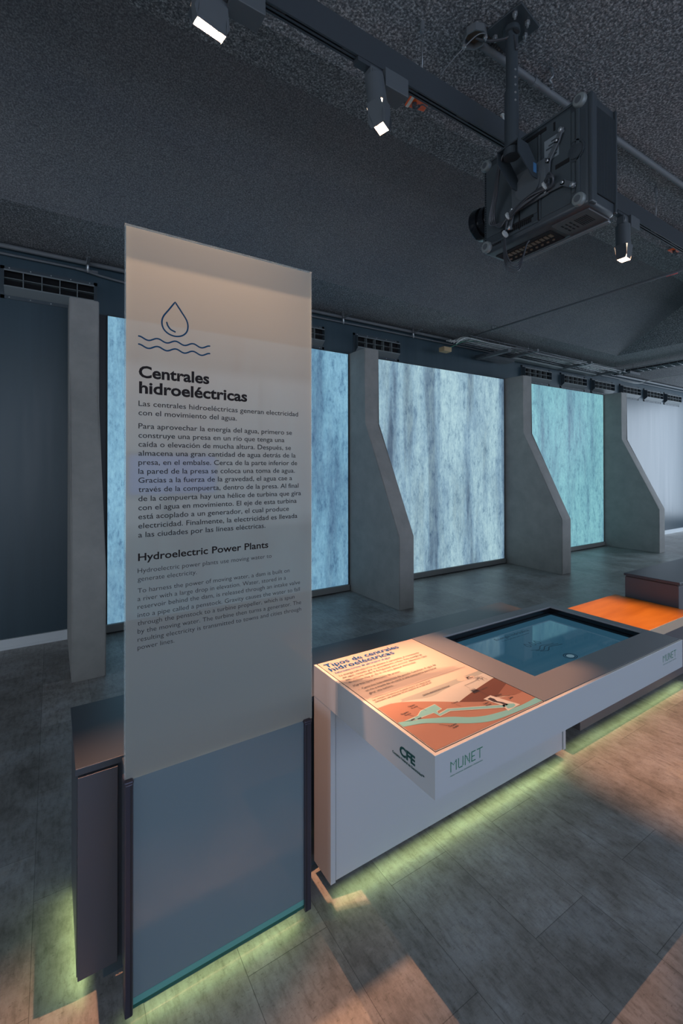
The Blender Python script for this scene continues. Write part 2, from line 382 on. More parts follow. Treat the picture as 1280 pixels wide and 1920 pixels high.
# ------------------------------------------------------------------ ventilation grilles high on the wall
VX = [(-.36,.345), (.98,1.70), (2.02,2.73), (3.15,3.88), (6.46,7.235), (7.56,8.33), (8.55,9.32), (9.60,10.375), (10.60,11.39), (11.54,12.30)]
VL = ['vent grille above bare dark wall, left of the glass sign', 'vent grille hidden behind the glass sign top', 'vent grille cut off by the glass sign right edge',
      'vent grille above the second buttress', 'vent grille above the third buttress', 'vent grille above the teal lightbox',
      'vent grille above the teal lightbox beside the farthest buttress', 'vent grille just past the farthest buttress', 'second vent grille past the farthest buttress', 'vent grille nearest the far right end of the wall']
for (x0, x1), lb in zip(VX, VL):
    if 'hidden' in lb: continue
    t = thing('vent_grille', lb, 'vent', ((x0+x1)/2, YB, 2.90), 'ventilation grilles high on the wall')
    z0, z1, yo = 2.905, 3.175, YB-.07
    fl = MB(); e = .028
    for a in ((x0, x1, z0, z0+e), (x0, x1, z1-e, z1), (x0, x0+e, z0, z1), (x1-e, x1, z0, z1)): fl.box(a[0], a[1], YB-.008, YB, a[2], a[3])
    f = fl.build('flange', M_VENT, t)
    for k in range(5):
        xx = x0 + .06 + (x1-x0-.12)*k/4
        for zz in (z0+.013, z1-.013): MB().lathe([(0,.005),(.004,.005),(.006,.003)], (xx, YB-.008, zz), (0,-1,0), 8).build('screw', M_BOLT, f)
    # short duct with flared top and bottom lips
    X0, X1, Z0, Z1 = x0+e, x1-e, z0+e+.05, z1-e
    MB().prism([(YB-.002, Z1+.004), (yo, Z1-.018), (yo, Z1-.030), (YB-.002, Z1-.008)], 'x', X0, X1).build('flared_lip', M_VENTL, t)
    MB().prism([(YB-.002, z0+e), (yo, Z0+.004), (yo, Z0+.014), (YB-.002, z0+e+.010)], 'x', X0, X1).build('flared_lip', M_VENTL, t)
    for xx in (X0-.004, X1):
        MB().prism([(YB-.002, z0+e), (yo, Z0+.004), (yo, Z1-.018), (YB-.002, Z1+.004)], 'x', xx, xx+.004).build('duct_cheek', M_VENT, t)
    MB().box(X0, X1, YB-.006, YB-.003, Z0, Z1).build('duct_void', M_VOID, t)
    gr = MB()
    for k in range(1, 5):
        xx = X0 + (X1-X0)*k/5; gr.box(xx-.003, xx+.003, yo+.004, YB-.01, Z0+.01, Z1-.024)
    zc = (Z0+Z1)/2-.006; gr.box(X0, X1, yo+.004, YB-.01, zc-.002, zc+.002)
    gr.build('divider_grid', M_VENTL, t)

# ------------------------------------------------------------------ the long dark counter
t = thing('exhibit_counter', 'long low dark counter running behind the white console and the glass sign', 'counter', (1.2, 1.68, 0))
CX0, CX1, CY0, CY1, CZ = .058, 2.39, 1.487, 1.88, .648
MB().bbox(CX0, CX1, CY0-.002, CY1, CZ-.020, CZ, .0015).build('countertop', M_DARK, t)
MB().box(CX0+.004, CX1-.004, CY0+.012, CY1-.004, .050, CZ-.0205).build('carcass', M_DARK, t)
MB().bbox(CX0+.006, .166, CY0-.004, CY0+.0115, .050, CZ-.026, .0012).build('front_panel', M_DARKF, t)
MB().bbox(.735, .813, CY0-.004, CY0+.0115, .050, CZ-.026, .0012).build('front_panel', M_DARKF, t)
MB().box(.131, CX1-.1, 1.508, 1.80, 0, .049).build('recessed_foot', M_FOOT, t)

# ------------------------------------------------------------------ text helper
TC = bpy.data.curves.new('text_tmp', 'FONT'); TO = bpy.data.objects.new('text_tmp', TC); COL.objects.link(TO)
TC.resolution_u = 3
def text_into(mb, s, org, U, V, size, width=None, bold=0., mi=0, slab=0.):
    TC.body = s; TC.size = size; TC.offset = bold
    bpy.context.view_layer.update()
    me = bpy.data.meshes.new_from_object(TO.evaluated_get(bpy.context.evaluated_depsgraph_get()))
    xs = [v.co.x for v in me.vertices]; a, b_ = min(xs), max(xs); k = (width/(b_-a)) if width else 1
    org, U, V = Vector(org), Vector(U), Vector(V)
    vs = [mb.bm.verts.new(org + U*((v.co.x-a)*k) + V*v.co.y) for v in me.vertices]
    mb.mi = mi
    for p in me.polygons: mb._f([vs[i] for i in p.vertices])
    bpy.data.meshes.remove(me); return k
def stroke(mb, pts, w, conv, closed=False):   # flat ribbon along 2-D points, conv maps (u, v) to 3-D
    P = [Vector((p[0], p[1])) for p in pts]; n = len(P); Ls, Rs = [], []
    for i, p in enumerate(P):
        a = P[(i-1) % n] if (closed or i) else P[i]; b_ = P[(i+1) % n] if (closed or i < n-1) else P[i]
        d = (b_-a).normalized(); q = Vector((-d.y, d.x)) * (w/2)
        Ls.append(mb.bm.verts.new(conv(*(p+q)))); Rs.append(mb.bm.verts.new(conv(*(p-q))))
    for i in range(n if closed else n-1):
        j = (i+1) % n; mb._f([Rs[i], Rs[j], Ls[j], Ls[i]])
    if not closed:
        for e_, d0 in ((0, P[0]-P[1]), (n-1, P[-1]-P[-2])):
            a0 = math.atan2(d0.y, d0.x)
            mb._f([mb.bm.verts.new(conv(P[e_].x + w/2*math.cos(a0-PI/2+PI*k/6), P[e_].y + w/2*math.sin(a0-PI/2+PI*k/6))) for k in range(7)])
def sp2(pts, n=8): return [(v.x, v.y) for v in spline([(p[0], p[1], 0) for p in pts], n)]

# ------------------------------------------------------------------ the glass sign
t = thing('glass_sign', 'tall frosted glass sign with water-drop symbol and Spanish and English text', 'sign', (.45, 1.40, 0))
GX0, GX1, GY, GY1, GZB, GZF, GZT = .1645, .7355, 1.335, 1.345, .046, .662, 2.158
p = MB().box(GX0+.003, GX1-.003, GY, GY1, GZF, GZT-.006).build('frosted_pane', [M_FROST, M_CLEAR], t)
for f in p.data.polygons: f.material_index = 0 if f.normal.y < -.5 else 1
m = MB(); m.box(GX0, GX0+.003, GY, GY1, GZF, GZT); m.box(GX1-.003, GX1, GY, GY1, GZF, GZT); m.box(GX0, GX1, GY, GY1, GZT-.006, GZT)
tag(m.build('polished_edge', M_GEDGE, p), 'pale polished glass edge')
q = MB().box(.186, .704, GY, GY1, GZB+.028, GZF).build('lower_pane', M_FROST2, t); tag(q, 'blue-grey lower glass')
MB().box(.186, .704, GY-.0005, GY1, GZB+.010, GZB+.028).build('green_reflection_band', M_TEAL, q)  # teal band painted for the reflection inside the clear glass foot
MB().box(.186, .704, GY-.0005, GY1, GZB, GZB+.010).build('deep_green_reflection_band', M_TEALD, q)  # darker green part of that painted inner reflection
for x0, x1, xs in ((.1655,.186,.1805), (.704,.728,.7095)):
    r_ = MB(); r_.bbox(x0, x1, GY-.010, GY+.030, .036, GZF-.006, .004, 3); rr_ = r_.build('rail', M_RAIL, t)
    MB().box(min(xs, xs-.0015), xs+.0015, GY-.0112, GY-.009, .040, GZF-.010).build('groove', M_SEAM, rr_)
    MB().bbox(x0-.003, x1+.001, GY-.013, GY+.033, GZF-.008, GZF+.004, .005, 3).build('end_cap', M_RAIL, rr_)
MB().bbox(.176, .722, GY+.031, CY0-.005, .055, CZ-.004, .002).build('support_box', M_DARK, t)
MB().box(.22, .70, GY+.04, CY0-.02, 0, .054).build('foot', M_FOOT, t)
TX = GY - .0006
def onp(u, v): return (u, TX, v)
UX, VZ = (1,0,0), (0,0,1)
m = MB()
text_into(m, 'Centrales', onp(.199, 1.747), UX, VZ, .0445, .192, .0013)
text_into(m, 'hidroeléctricas', onp(.200, 1.704), UX, VZ, .0445, .308, .0013)
m.build('title_lettering', M_INK, p, fix=False)
m = MB()
for s, z, w in (('Las centrales hidroeléctricas generan electricidad', 1.6685, .485), ('con el movimiento del agua.', 1.6435, .2765),
    ('Para aprovechar la energía del agua, primero se', 1.607, .4625), ('construye una presa en un río que tenga una', 1.582, .4355),
    ('caída o elevación de mucha altura. Después, se', 1.5575, .459), ('almacena una gran cantidad de agua detrás de la', 1.533, .476),
    ('presa, en el embalse. Cerca de la parte inferior de', 1.508, .4815), ('la pared de la presa se coloca una toma de agua.', 1.4835, .473),
    ('Gracias a la fuerza de la gravedad, el agua cae a', 1.459, .463), ('través de la compuerta, dentro de la presa. Al final', 1.434, .4865),
    ('de la compuerta hay una hélice de turbina que gira', 1.409, .4955), ('con el agua en movimiento. El eje de esta turbina', 1.3845, .4795),
    ('está acoplado a un generador, el cual produce', 1.360, .4515), ('electricidad. Finalmente, la electricidad es llevada', 1.335, .482),
    ('a las ciudades por las líneas eléctricas.', 1.3105, .3695)):
    text_into(m, s, onp(.1985, z), UX, VZ, .0208, w, .00012)
m.build('spanish_lettering', M_INK2, p, fix=False)
m = MB()
text_into(m, 'Hydroelectric Power Plants', onp(.198, 1.247), UX, VZ, .0285, .380, .0005)
m.build('heading_lettering', M_INK, p, fix=False)
m = MB()
for s, z, w in (('Hydroelectric power plants use moving water to', 1.214, .392), ('generate electricity.', 1.1915, .158),
    ('To harness the power of moving water, a dam is built on', 1.160, .455), ('a river with a large drop in elevation. Water, stored in a', 1.138, .442),
    ('reservoir behind the dam, is released through an intake valve', 1.1165, .4935), ('into a pipe called a penstock. Gravity causes the water to fall', 1.094, .4925),
    ('through the penstock to a turbine propeller, which is spun', 1.072, .473), ('by the moving water. The turbine then turns a generator. The', 1.050, .4975),
    ('resulting electricity is transmitted to towns and cities through', 1.028, .4975), ('power lines.', 1.0065, .0957)):
    text_into(m, s, onp(.197, z), UX, VZ, .0182, w, -.0001)
m.build('english_lettering', M_INK2, p, fix=False)
m = MB()
drop = sp2([(.294,1.9695),(.2775,1.9455),(.2625,1.9235),(.2585,1.9055),(.263,1.889),(.276,1.877),(.2945,1.8725),(.313,1.877),(.3255,1.889),(.3295,1.9055),(.3255,1.9235),(.311,1.9455),(.294,1.9695)], 6)[:-1]
stroke(m, drop, .0042, onp, True)
stroke(m, sp2([(.2715,1.908),(.2745,1.899),(.282,1.890),(.294,1.885)]), .0042, onp)
for zz in (1.8545, 1.8325):
    stroke(m, [(.199 + .193*k/60, zz + .0042*math.cos(4*2*PI*k/60)) for k in range(61)], .0042, onp)
m.build('water_drop_symbol', M_BLUE, p, fix=False)

# ------------------------------------------------------------------ the white console
t = thing('display_console', 'white cantilevered console with printed diagram panel and inset touch screen', 'console', (1.53, 1.2, 0))
X0, X1, Y0, Y1, ZU, ZT = .818, 2.248, .842, 1.470, .657, .769
PY = 1.352
m = MB()
m.box(X0, X1, Y0, Y0+.016, ZU, ZT); m.box(X0, X0+.016, Y0+.016, Y1, ZU, ZT); m.box(X1-.016, X1, Y0+.016, Y1, ZU, ZT)
m.box(X0+.016, X1-.016, Y1-.016, Y1, ZU, ZT); m.box(X0+.016, X1-.016, Y0+.016, Y1-.016, ZU, ZU+.012)
tr = m.build('tray', M_WLAM, t)
MB().box(X0+.9, X1-.012, Y0+.012, PY, ZU-.012, ZU-.0005).build('dark_underside_slab', M_FOOT, tr)  # thin dark slab, inset below the tray
m = MB(); e = .011
for a in ((X0, X1, Y0, Y0+e), (X0, X0+e, Y0+e, Y1)): m.box(a[0], a[1], a[2], a[3], ZT, ZT+.0012)
m.build('edge_strip', M_WTRIM, tr)
# plinth: end panels and front panel
for a, b_ in ((X0+.0004, X0+.020), (2.213, 2.233)): MB().box(a, b_, PY, Y1, .050, ZU-.0005).build('end_panel', M_WLAM, t)
MB().bbox(X0+.024, 2.209, PY+.004, PY+.022, .052, ZU-.001, .0015).build('front_panel', M_WLAM, t)
MB().box(X0+.06, 2.15, PY+.06, Y1-.01, 0, .60).build('inner_foot', M_FOOT, t)
# printed panel
ZP = ZT + .002
gp = MB().bbox(X0+.013, 1.2915, Y0+.012, Y1-.002, ZT-.002, ZP, .0008, 1).build('printed_panel', M_P['peach'], t)
MB().box(1.2915, 1.2945, Y0+.011, Y1-.002, ZT-.001, ZP-.0012).build('panel_seam', M_SEAM, gp)
m = MB(); m.box(X0+.0105, X0+.013, Y0+.0105, Y1-.002, ZT-.001, ZP-.0006); m.box(X0+.0105, 1.292, Y0+.0095, Y0+.012, ZT-.001, ZP-.0006)
m.build('panel_seam', M_SEAM, gp)
class PR:
    k = 0
il = MB(); IL = ['taupe','beige','terracotta','rust','brown','aqua','cream','dark','peach']
def layer(col, pts, lvl): il.mi = IL.index(col); il.poly([(x, y, ZP + .0002 + .0002*lvl) for x, y in pts])
gx0, gx1, gy0 = .8325, 1.2900, .8555
layer('taupe', [(gx0,1.101),(gx0,1.045),(gx1,1.03),(gx1,1.108)], 0)
hill = sp2([(gx0,1.099),(.886,1.097),(.935,1.078),(1.002,1.037),(1.066,.992)], 6)
layer('beige', sp2([(gx0,1.095),(.93,1.086),(1.02,1.064),(1.12,1.078),(gx1,1.085)], 5) + [(gx1,.95),(gx0,1.0)], 1)
for cx, cy, s in ((.905,1.098,.012), (1.195,1.095,.016), (1.225,1.086,.011)):
    layer('peach', [(cx+s*1.6*math.cos(2*PI*k/14), cy+s*.8*math.sin(2*PI*k/14)) for k in range(14)], 2)
layer('terracotta', [(gx0,gy0),(gx1,gy0),(gx1,.926),(1.25,.93),(1.13,.953),(1.066,.992)] + hill[::-1][1:], 3)
layer('brown', [(1.066,.992),(1.11,1.004),(1.181,1.020),(1.282,1.040),(gx1,1.040),(gx1,.953),(1.235,.948),(1.13,.953)], 4)
layer('rust', [(1.19,.951),(gx1,.990),(gx1,.926),(1.25,.928)], 5)
top = sp2([(gx0,1.006),(.886,.990),(.935,.968),(.984,.945),(1.026,.916),(1.071,.896),(1.134,.884),(1.210,.876),(gx1,.880)], 5)
bot = sp2([(gx0,.981),(.890,.964),(.934,.938),(.976,.910),(1.019,.884),(1.071,.866),(1.144,.860),(1.224,.857),(gx1,.857)], 5)
for a, b_, c_, d_ in zip(top, top[1:], bot[1:], bot): layer('aqua', [d_, c_, b_, a], 6)
pool = [(.856,.999),(.905,1.001),(.930,1.016),(.992,1.021),(.990,.992),(.969,.990),(.964,.975),(1.006,.981),(1.087,.943),(1.160,.908),(1.178,.902),(1.176,.893),(1.154,.897),(1.085,.930),(1.004,.970),(.958,.966),(.955,.989),(.910,.990),(.886,.988)]
cxx = sum(p_[0] for p_ in pool)/len(pool)
il.mi = IL.index('cream'); stroke(il, pool, .005, lambda u, v_: (u, v_, ZP+.0018), True)
for quad in ([pool[0],pool[1],pool[17],pool[18]], [pool[1],pool[2],pool[3],pool[4],pool[16],pool[17]], [pool[4],pool[5],pool[15],pool[16]], [pool[5],pool[6],pool[7],pool[14],pool[15]], [pool[7],pool[8],pool[13],pool[14]], [pool[8],pool[9],pool[12],pool[13]], [pool[9],pool[10],pool[11],pool[12]]):
    layer('aqua', quad, 9)
layer('cream', [(1.143,.962),(1.180,.966),(1.202,.905),(1.212,.880),(1.150,.876),(1.160,.905)], 9)
layer('dark', [(1.152,.955),(1.168,.957),(1.172,.944),(1.168,.930),(1.178,.915),(1.182,.898),(1.170,.898),(1.166,.918),(1.156,.932)], 10)
layer('aqua', [(1.165,.900),(1.180,.905),(1.200,.893),(1.196,.884),(1.178,.880),(1.160,.884)], 10)
il.mi = IL.index('dark')
zl = ZP + .0024
def ln(pts, w=.0012): stroke(il, pts, w, lambda u, v_: (u, v_, zl))
for k in range(4): layer('dark', [(1.150+.006*k,1.008),(1.155+.006*k,1.008),(1.1525+.006*k,1.030)], 10)
layer('dark', [(1.148,1.002),(1.176,1.002),(1.176,1.012),(1.148,1.012)], 10)
for cx, cy in ((1.236,1.066),(1.252,1.060)):
    ln([(cx-.008,cy-.016),(cx,cy+.020),(cx+.008,cy-.016)]); ln([(cx-.012,cy+.008),(cx+.012,cy+.008)]); ln([(cx-.010,cy),(cx+.010,cy)]); ln([(cx-.006,cy-.008),(cx+.004,cy+.004)])
ln([(1.160,1.032),(1.160,1.055),(1.232,1.060)]); ln([(1.172,1.000),(1.172,.962)]); ln([(.935,1.035),(.945,1.010)]); ln([(.885,1.018),(.900,.996)])
ln([(1.045,.985),(1.05,.970)]); ln([(.925,.935),(.945,.915)]); ln([(.852,1.1545),(1.272,1.1545)])
for x_, y_ in ((.872,.992),(.892,.986)): layer('dark', [(x_,y_),(x_+.014,y_),(x_+.014,y_+.004),(x_,y_+.004)], 10)
il.build('printed_diagram', [M_P[k] for k in IL], gp)
UY = (0,1,0); zt2 = ZP + .0026
m = MB()
text_into(m, 'Tipos de centrales', (.842,1.4185,zt2), UX, UY, .040, .342, .0003)
text_into(m, 'hidroeléctricas', (.842,1.384,zt2), UX, UY, .040, .290, .0003)
text_into(m, 'Diferentes formas de administrar el agua', (.846,1.361,zt2), UX, UY, .0150, .246, .0002)
m.build('title_lettering', M_BLUE2, gp, fix=False)
for s, x_, y_, w in (('La energía hidroeléctrica se obtiene al aprovechar el movimiento', .847, 1.335, .367), ('del agua, causado por su precipitación o flujo. Esta energía ha', .847, 1.3155, .365),
    ('sido utilizada desde la Antigüedad para accionar diferentes tipos', .847, 1.296, .372), ('de molinos. Hoy en día se usa para generar electricidad.', .847, 1.2765, .300),
    ('Hay tres tipos principales de presas:', .847, 1.2485, .200), ('-', .846, 1.219, .004), ('Centrales hidroeléctricas de pasada. Canalizan el agua de', .862, 1.219, .330),
    ('un río a través de un canal o una compuerta para hacer', .862, 1.1995, .315), ('girar una turbina.', .862, 1.180, .098)):
    m = MB(); text_into(m, s, (x_,y_,zt2), UX, UY, .0160, w, .0001); m.build('body_lettering', M_P['text'], gp, fix=False)
for s, x_, y_, w in (('Las centrales hidroeléctricas de pasada generan por debajo de los', .846, 1.1405, .242), ('megavatios que dependen de los caudales en la vida del río.', .846, 1.1285, .238),
    ('CENTRAL HIDROELÉCTRICA DE PASADA', .997, 1.078, .119), ('Cámara', .912, 1.050, .026), ('de carga', .914, 1.040, .026), ('Bocatoma', .868, 1.030, .028), ('de agua', .872, 1.020, .024),
    ('Tubería', 1.038, .992, .026), ('Corriente', .940, .909, .028), ('de agua', .944, .899, .022), ('Transformador', 1.180, 1.004, .036), ('Turbina', 1.190, .950, .026), ('Casa de', 1.118, .938, .022), ('máquinas', 1.116, .928, .024),
    ('Salida', 1.212, .918, .020), ('Líneas', 1.205, 1.090, .020), ('eléctricas', 1.205, 1.080, .026)):
    m = MB(); text_into(m, s, (x_,y_,zt2), UX, UY, .0092, w, .0002); m.build('diagram_lettering', M_P['text'], gp, fix=False)
# grey bezel with the recessed touch screen
sx0, sx1, sy0, sy1 = 1.420, 2.197, .972, 1.413
m = MB(); bx = (1.2945, X1-.002, Y0+.012, Y1-.001)
for a in ((bx[0], sx0, bx[2], bx[3]), (sx1, bx[1], bx[2], bx[3]), (sx0, sx1, bx[2], sy0), (sx0, sx1, sy1, bx[3])): m.box(a[0], a[1], a[2], a[3], ZT-.004, ZP+.0005)
bz = m.build('screen_bezel', M_BEZ, t)
m = MB(); m.box(bx[0], bx[1], Y0+.0095, Y0+.012, ZT-.002, ZP-.0008); m.build('seam', M_SEAM, bz)
m = MB(); zb = ZT - .042
for a in ((sx0, sx0+.004, sy0, sy1), (sx1-.004, sx1, sy0, sy1), (sx0, sx1, sy0, sy0+.004), (sx0, sx1, sy1-.004, sy1)): m.box(a[0], a[1], a[2], a[3], zb, ZT-.0045)
for a in ((sx0+.004, sx0+.012, sy0, sy1), (sx1-.012, sx1-.004, sy0, sy1), (sx0, sx1, sy1-.012, sy1-.004), (sx0, sx1, sy0+.004, sy0+.010)): m.box(a[0], a[1], a[2], a[3], zb, zb+.018)
m.build('recess_wall', M_BLACKG, t)
ts = MB().box(sx0+.004, sx1-.004, sy0+.004, sy1-.004, zb-.006, zb+.008).build('touch_screen', M_TOUCH, t)
zs = zb + .0084
m = MB(); cs = lambda u, v_: (u, v_, zs)
text_into(m, 'Energía hidráulica', (1.655,1.318,zs), UX, UY, .028, .232, .0002)
text_into(m, 'Toca la pantalla para comenzar', (1.668,1.297,zs), UX, UY, .014, .19)
m.build('screen_lettering', M_TINK, ts, fix=False)
for k in range(3):
    cx = 1.722 + .034*k; m = MB()
    stroke(m, sp2([(cx,1.232),(cx-.010,1.212),(cx-.006,1.200),(cx,1.197),(cx+.006,1.200),(cx+.010,1.212),(cx,1.232)], 4)[:-1], .0035, cs, True); m.build('drop_symbol', M_TINK, ts, fix=False)
for k in range(3):
    m = MB(); stroke(m, sp2([(1.690+.012*k,1.172-.013*k),(1.725+.012*k,1.160-.013*k),(1.765+.012*k,1.180-.013*k),(1.805+.012*k,1.172-.013*k),(1.840+.012*k,1.168-.013*k)], 6), .004, cs); m.build('wave_symbol', M_TINK, ts, fix=False)
m = MB()
for r_ in (.030, .021): stroke(m, [(1.772+r_*math.cos(2*PI*k/32), 1.052+r_*.78*math.sin(2*PI*k/32)) for k in range(32)], .004, cs, True)
m.build('button_ring', M_TINK, ts, fix=False)
m = MB(); m.poly([(1.772+.018*math.cos(2*PI*k/24), 1.052+.014*math.sin(2*PI*k/24), zs) for k in range(24)])
m.build('round_button', mat('pale_button', (.05,.08,.1), .2, emit=(.16,.27,.34), es=.6), ts, fix=False)
# logos
DOT = {'M': ['#.....#','##...##','#.#.#.#','#..#..#','#.....#','#.....#','#.....#','#.....#','#.....#'],
       'U': ['#....#']*7 + ['#....#','.####.'], 'N': ['#....#','##...#','#.#..#','#.#..#','#..#.#','#..#.#','#...##','#....#','#....#'],
       'E': ['#####','#....','#....','#....','####.','#....','#....','#....','#####'], 'T': ['#######'] + ['...#...']*8}
def munet(x_, z_, w, h, col):
    m = MB(); tot = sum(len(DOT[c_][0]) + 1.6 for c_ in 'MUNET') - 1.6; pw, ph = w/tot, h/9; cx = 0; yy = Y0 - .0006
    for c_ in 'MUNET':
        for r_, row in enumerate(DOT[c_]):
            for k, ch in enumerate(row):
                if ch == '#':
                    u, v_ = x_ + (cx+k+.5)*pw, z_ + (8-r_+.5)*ph
                    m.poly([(u-.44*pw,yy,v_-.40*ph),(u+.44*pw,yy,v_-.40*ph),(u+.44*pw,yy,v_+.40*ph),(u-.44*pw,yy,v_+.40*ph)])
        cx += len(DOT[c_][0]) + 1.6
    text_into(m, 'MUSEO NACIONAL DE ENERGÍA Y TECNOLOGÍA', (x_, yy, z_-.0115), UX, VZ, .0048, w)
    m.build('dotted_logo', col, tr, fix=False)
munet(.872, .7085, .124, .0275, M_GREEN)
munet(2.068, .7155, .119, .0275, M_GREEN)
m = MB(); xx = X0 - .0006
text_into(m, 'CFE', (xx, .980, .7035), (0,-1,0), VZ, .0345, .064, .0016)
text_into(m, 'Comisión Federal de Electricidad™', (xx, 1.012, .6905), (0,-1,0), VZ, .0098, .131, .0003)
m.build('company_logo', M_DGREEN, tr, fix=False)

# ------------------------------------------------------------------ orange bench and grey cabinet beyond
t = thing('bench', 'low bench with orange-stained wooden seat beyond the touch screen', 'bench', (3.1, 1.62, 0))
s_ = MB().bbox(2.40, 3.815, 1.358, 1.89, .414, .480, .003).build('seat', M_WOOD, t)
MB().box(2.401, 3.814, 1.3565, 1.3585, .416, .478).build('front_edge', M_EDGE, s_)
MB().box(2.45, 3.80, 1.40, 1.86, .05, .4135).build('base', M_DARKF, t)
MB().box(2.55, 3.75, 1.46, 1.80, 0, .0495).build('foot', M_FOOT, t)
t = thing('cabinet', 'low grey-brown cabinet with flat top at the end of the orange bench', 'cabinet', (4.9, 1.64, 0))
MB().bbox(3.838, 6.6, 1.452, 1.835, .640, .660, .002).build('top', M_DARK, t)
MB().box(3.846, 6.59, 1.462, 1.828, .050, .632).build('body', M_DARKF, t)
MB().box(3.842, 6.58, 1.468, 1.82, .632, .640).build('shadow_gap', M_SEAM, t)
MB().box(3.95, 6.5, 1.52, 1.78, 0, .0495).build('foot', M_FOOT, t)

# ------------------------------------------------------------------ lighting track
TY0, TY1, TZ0, TZ1 = 1.388, 1.424, 3.045, 3.150
t = thing('lighting_track', 'long black lighting track hung below the sprayed ceiling', 'track', (2.2, 1.405, TZ0))
m = MB(); m.box(-2.2, 6.4, TY0, TY1, TZ0+.022, TZ1)
for a, b_ in ((TY0, TY0+.007), (TY0+.0145, TY0+.0215), (TY1-.007, TY1)): m.box(-2.2, 6.4, a, b_, TZ0, TZ0+.022)
m.build('rail', M_TRACK, t)
m = MB(); x_ = -2.1
while x_ < 6.3:
    m.box(x_, x_+.07, TY0+.007, TY0+.0145, TZ0+.004, TZ0+.0215); x_ += .30
m.build('slot_cover', M_STEEL, t)
for x_ in (-.8, 1.301, 3.385, 5.5):
    r_ = MB(); r_.tube([(x_,1.405,TZ1), (x_,1.405,ZC-.004)], .0022, 6); rb = r_.build('suspension_rod', M_STEEL, t)
    MB().lathe([(0,.010),(.035,.010),(.036,.006),(.048,.006)], (x_,1.405,ZC), (0,0,-1), 12).build('rod_anchor', M_STEEL, rb)

# ------------------------------------------------------------------ track spotlights
def spotlight(key, x, z, label, flaps, rot, aim, cone, flap_len, top_h=.115, rad=.037, ax=(.03,.145), hy=1.405):
    t = thing('track_spotlight', label, 'spotlight', (x, 1.405, TZ0), 'track spotlights')
    a = MB(); a.bbox(x+ax[0], x+ax[1], 1.370, 1.442, TZ0-.072, TZ0-.001, .002)
    ad = a.build('adapter_box', M_FIXT, t)
    MB().box(x-.085, x+ax[0], 1.390, 1.422, TZ0-.016, TZ0+.012).build('track_plug', M_TRACK, ad)
    A = Vector((x, hy, z)); D = (Vector(aim) - A).normalized()
    zz_ = -D; yy_ = Vector((0,1,0)); yy_ = (yy_ - zz_*yy_.dot(zz_)).normalized(); xx_ = yy_.cross(zz_); Q = Matrix((xx_, yy_, zz_)).transposed().to_4x4(); Mx = Matrix.Translation(A) @ Q @ Matrix.Rotation(R(rot), 4, 'Z')
    k = MB(); k.lathe([(-.012,.024),(-.010,.026),(.010,.026),(.012,.024)], (x-.012, 1.405, TZ0-.035), (1,0,0), 20)
    k.tube([(x, 1.405, TZ0-.035), tuple(A - D*.0 + Vector((0,0,.01)))], .010, 10)
    k.bbox(x-.030, x+ax[0], 1.385, 1.426, TZ0-.060, TZ0-.010, .003)
    k.build('pivot', M_FIXT, t)
    h = MB()
    h.tube2([Mx @ Vector((0,0,q)) for q in (0.0, -.006, -top_h, -top_h, -.04)], [rad*.75, rad, rad, rad-.003, rad-.004], D, 32, False)
    h.tube2([Mx @ Vector((0,0,0)), Mx @ Vector((0,0,.001))], [rad*.75, .001], D, 32, False)
    hd = h.build('head', M_FIXT, t, smooth=40, fix=False)
    lz = -top_h + .030
    MB().lathe([(0,rad-.006),(.003,rad-.006),(.008,rad*.4)], Mx @ Vector((0,0,lz+.006)), D, 24).build('lamp_lens', M_LENS, t)
    g_ = MB(); zt_ = -top_h - .004
    g_.tube2([Mx @ Vector((0,0,q)) for q in (-top_h+.004, zt_, zt_, -top_h+.004)], [rad+.001, rad+.001, rad-.0025, rad-.0025], D, 32, False)
    g_.build('flap_ring', M_FIXT, t)
    for i, (ang, wt, wb) in enumerate(flaps):
        Rm = Mx @ Matrix.Rotation(R(90*i), 4, 'Z') @ Matrix.Translation((0, rad-.001, zt_)) @ Matrix.Rotation(R(ang), 4, 'X')
        f = MB(); th = .0012; P = [(-wt,0),(wt,0),(wb,-flap_len*.75),(wb*.8,-flap_len),(-wb*.8,-flap_len),(-wb,-flap_len*.75)]
        A_ = [f.bm.verts.new(Rm @ Vector((u, 0, v_))) for u, v_ in P]; B_ = [f.bm.verts.new(Rm @ Vector((u, th, v_))) for u, v_ in P]
        f._f(A_); f._f(B_[::-1]); n = len(P)
        for q in range(n): f._f([A_[q], B_[q], B_[(q+1) % n], A_[(q+1) % n]])
        f.build('barn_door', M_FIXT, t)
    d = bpy.data.lights.new('spot_lamp', 'SPOT'); d.energy = SPOT_W[key]; d.color = WARM; d.spot_size = R(cone); d.spot_blend = .35; d.shadow_soft_size = {'a': .010, 'b': .004, 'c': .006}[key]
    lo = bpy.data.objects.new('spot_lamp', d); COL.objects.link(lo); lo.parent = t
    lo.location = (Mx @ Vector((0,0,lz-.006))) - world_loc(t); lo.rotation_euler = D.to_track_quat('-Z', 'Y').to_euler()
    return t
spotlight('a', .420, 3.060, 'track spotlight cut off by the top of the photo, above the glass sign', [(-17,.040,.060),(4,.032,.032),(-10,.042,.060),(4,.032,.032)], 10, (.42,1.39,0), 60, .105, .060, .042, (.05,.165), 1.445)
spotlight('b', 1.050, 3.010, 'middle track spotlight, beside the nearer orange outlet', [(-10.5,.032,.036),(-5,.028,.036),(-9,.030,.036),(-8,.028,.036)], 25, (1.20,.96,0), 54, .100)
spotlight('c', 2.945, 2.985, 'track spotlight behind the right end of the projector', [(-9,.036,.034),(-4,.030,.030),(-9,.036,.034),(-4,.030,.030)], 5, (3.02,1.37,0), 60, .085, .125, .040, (.03,.14))

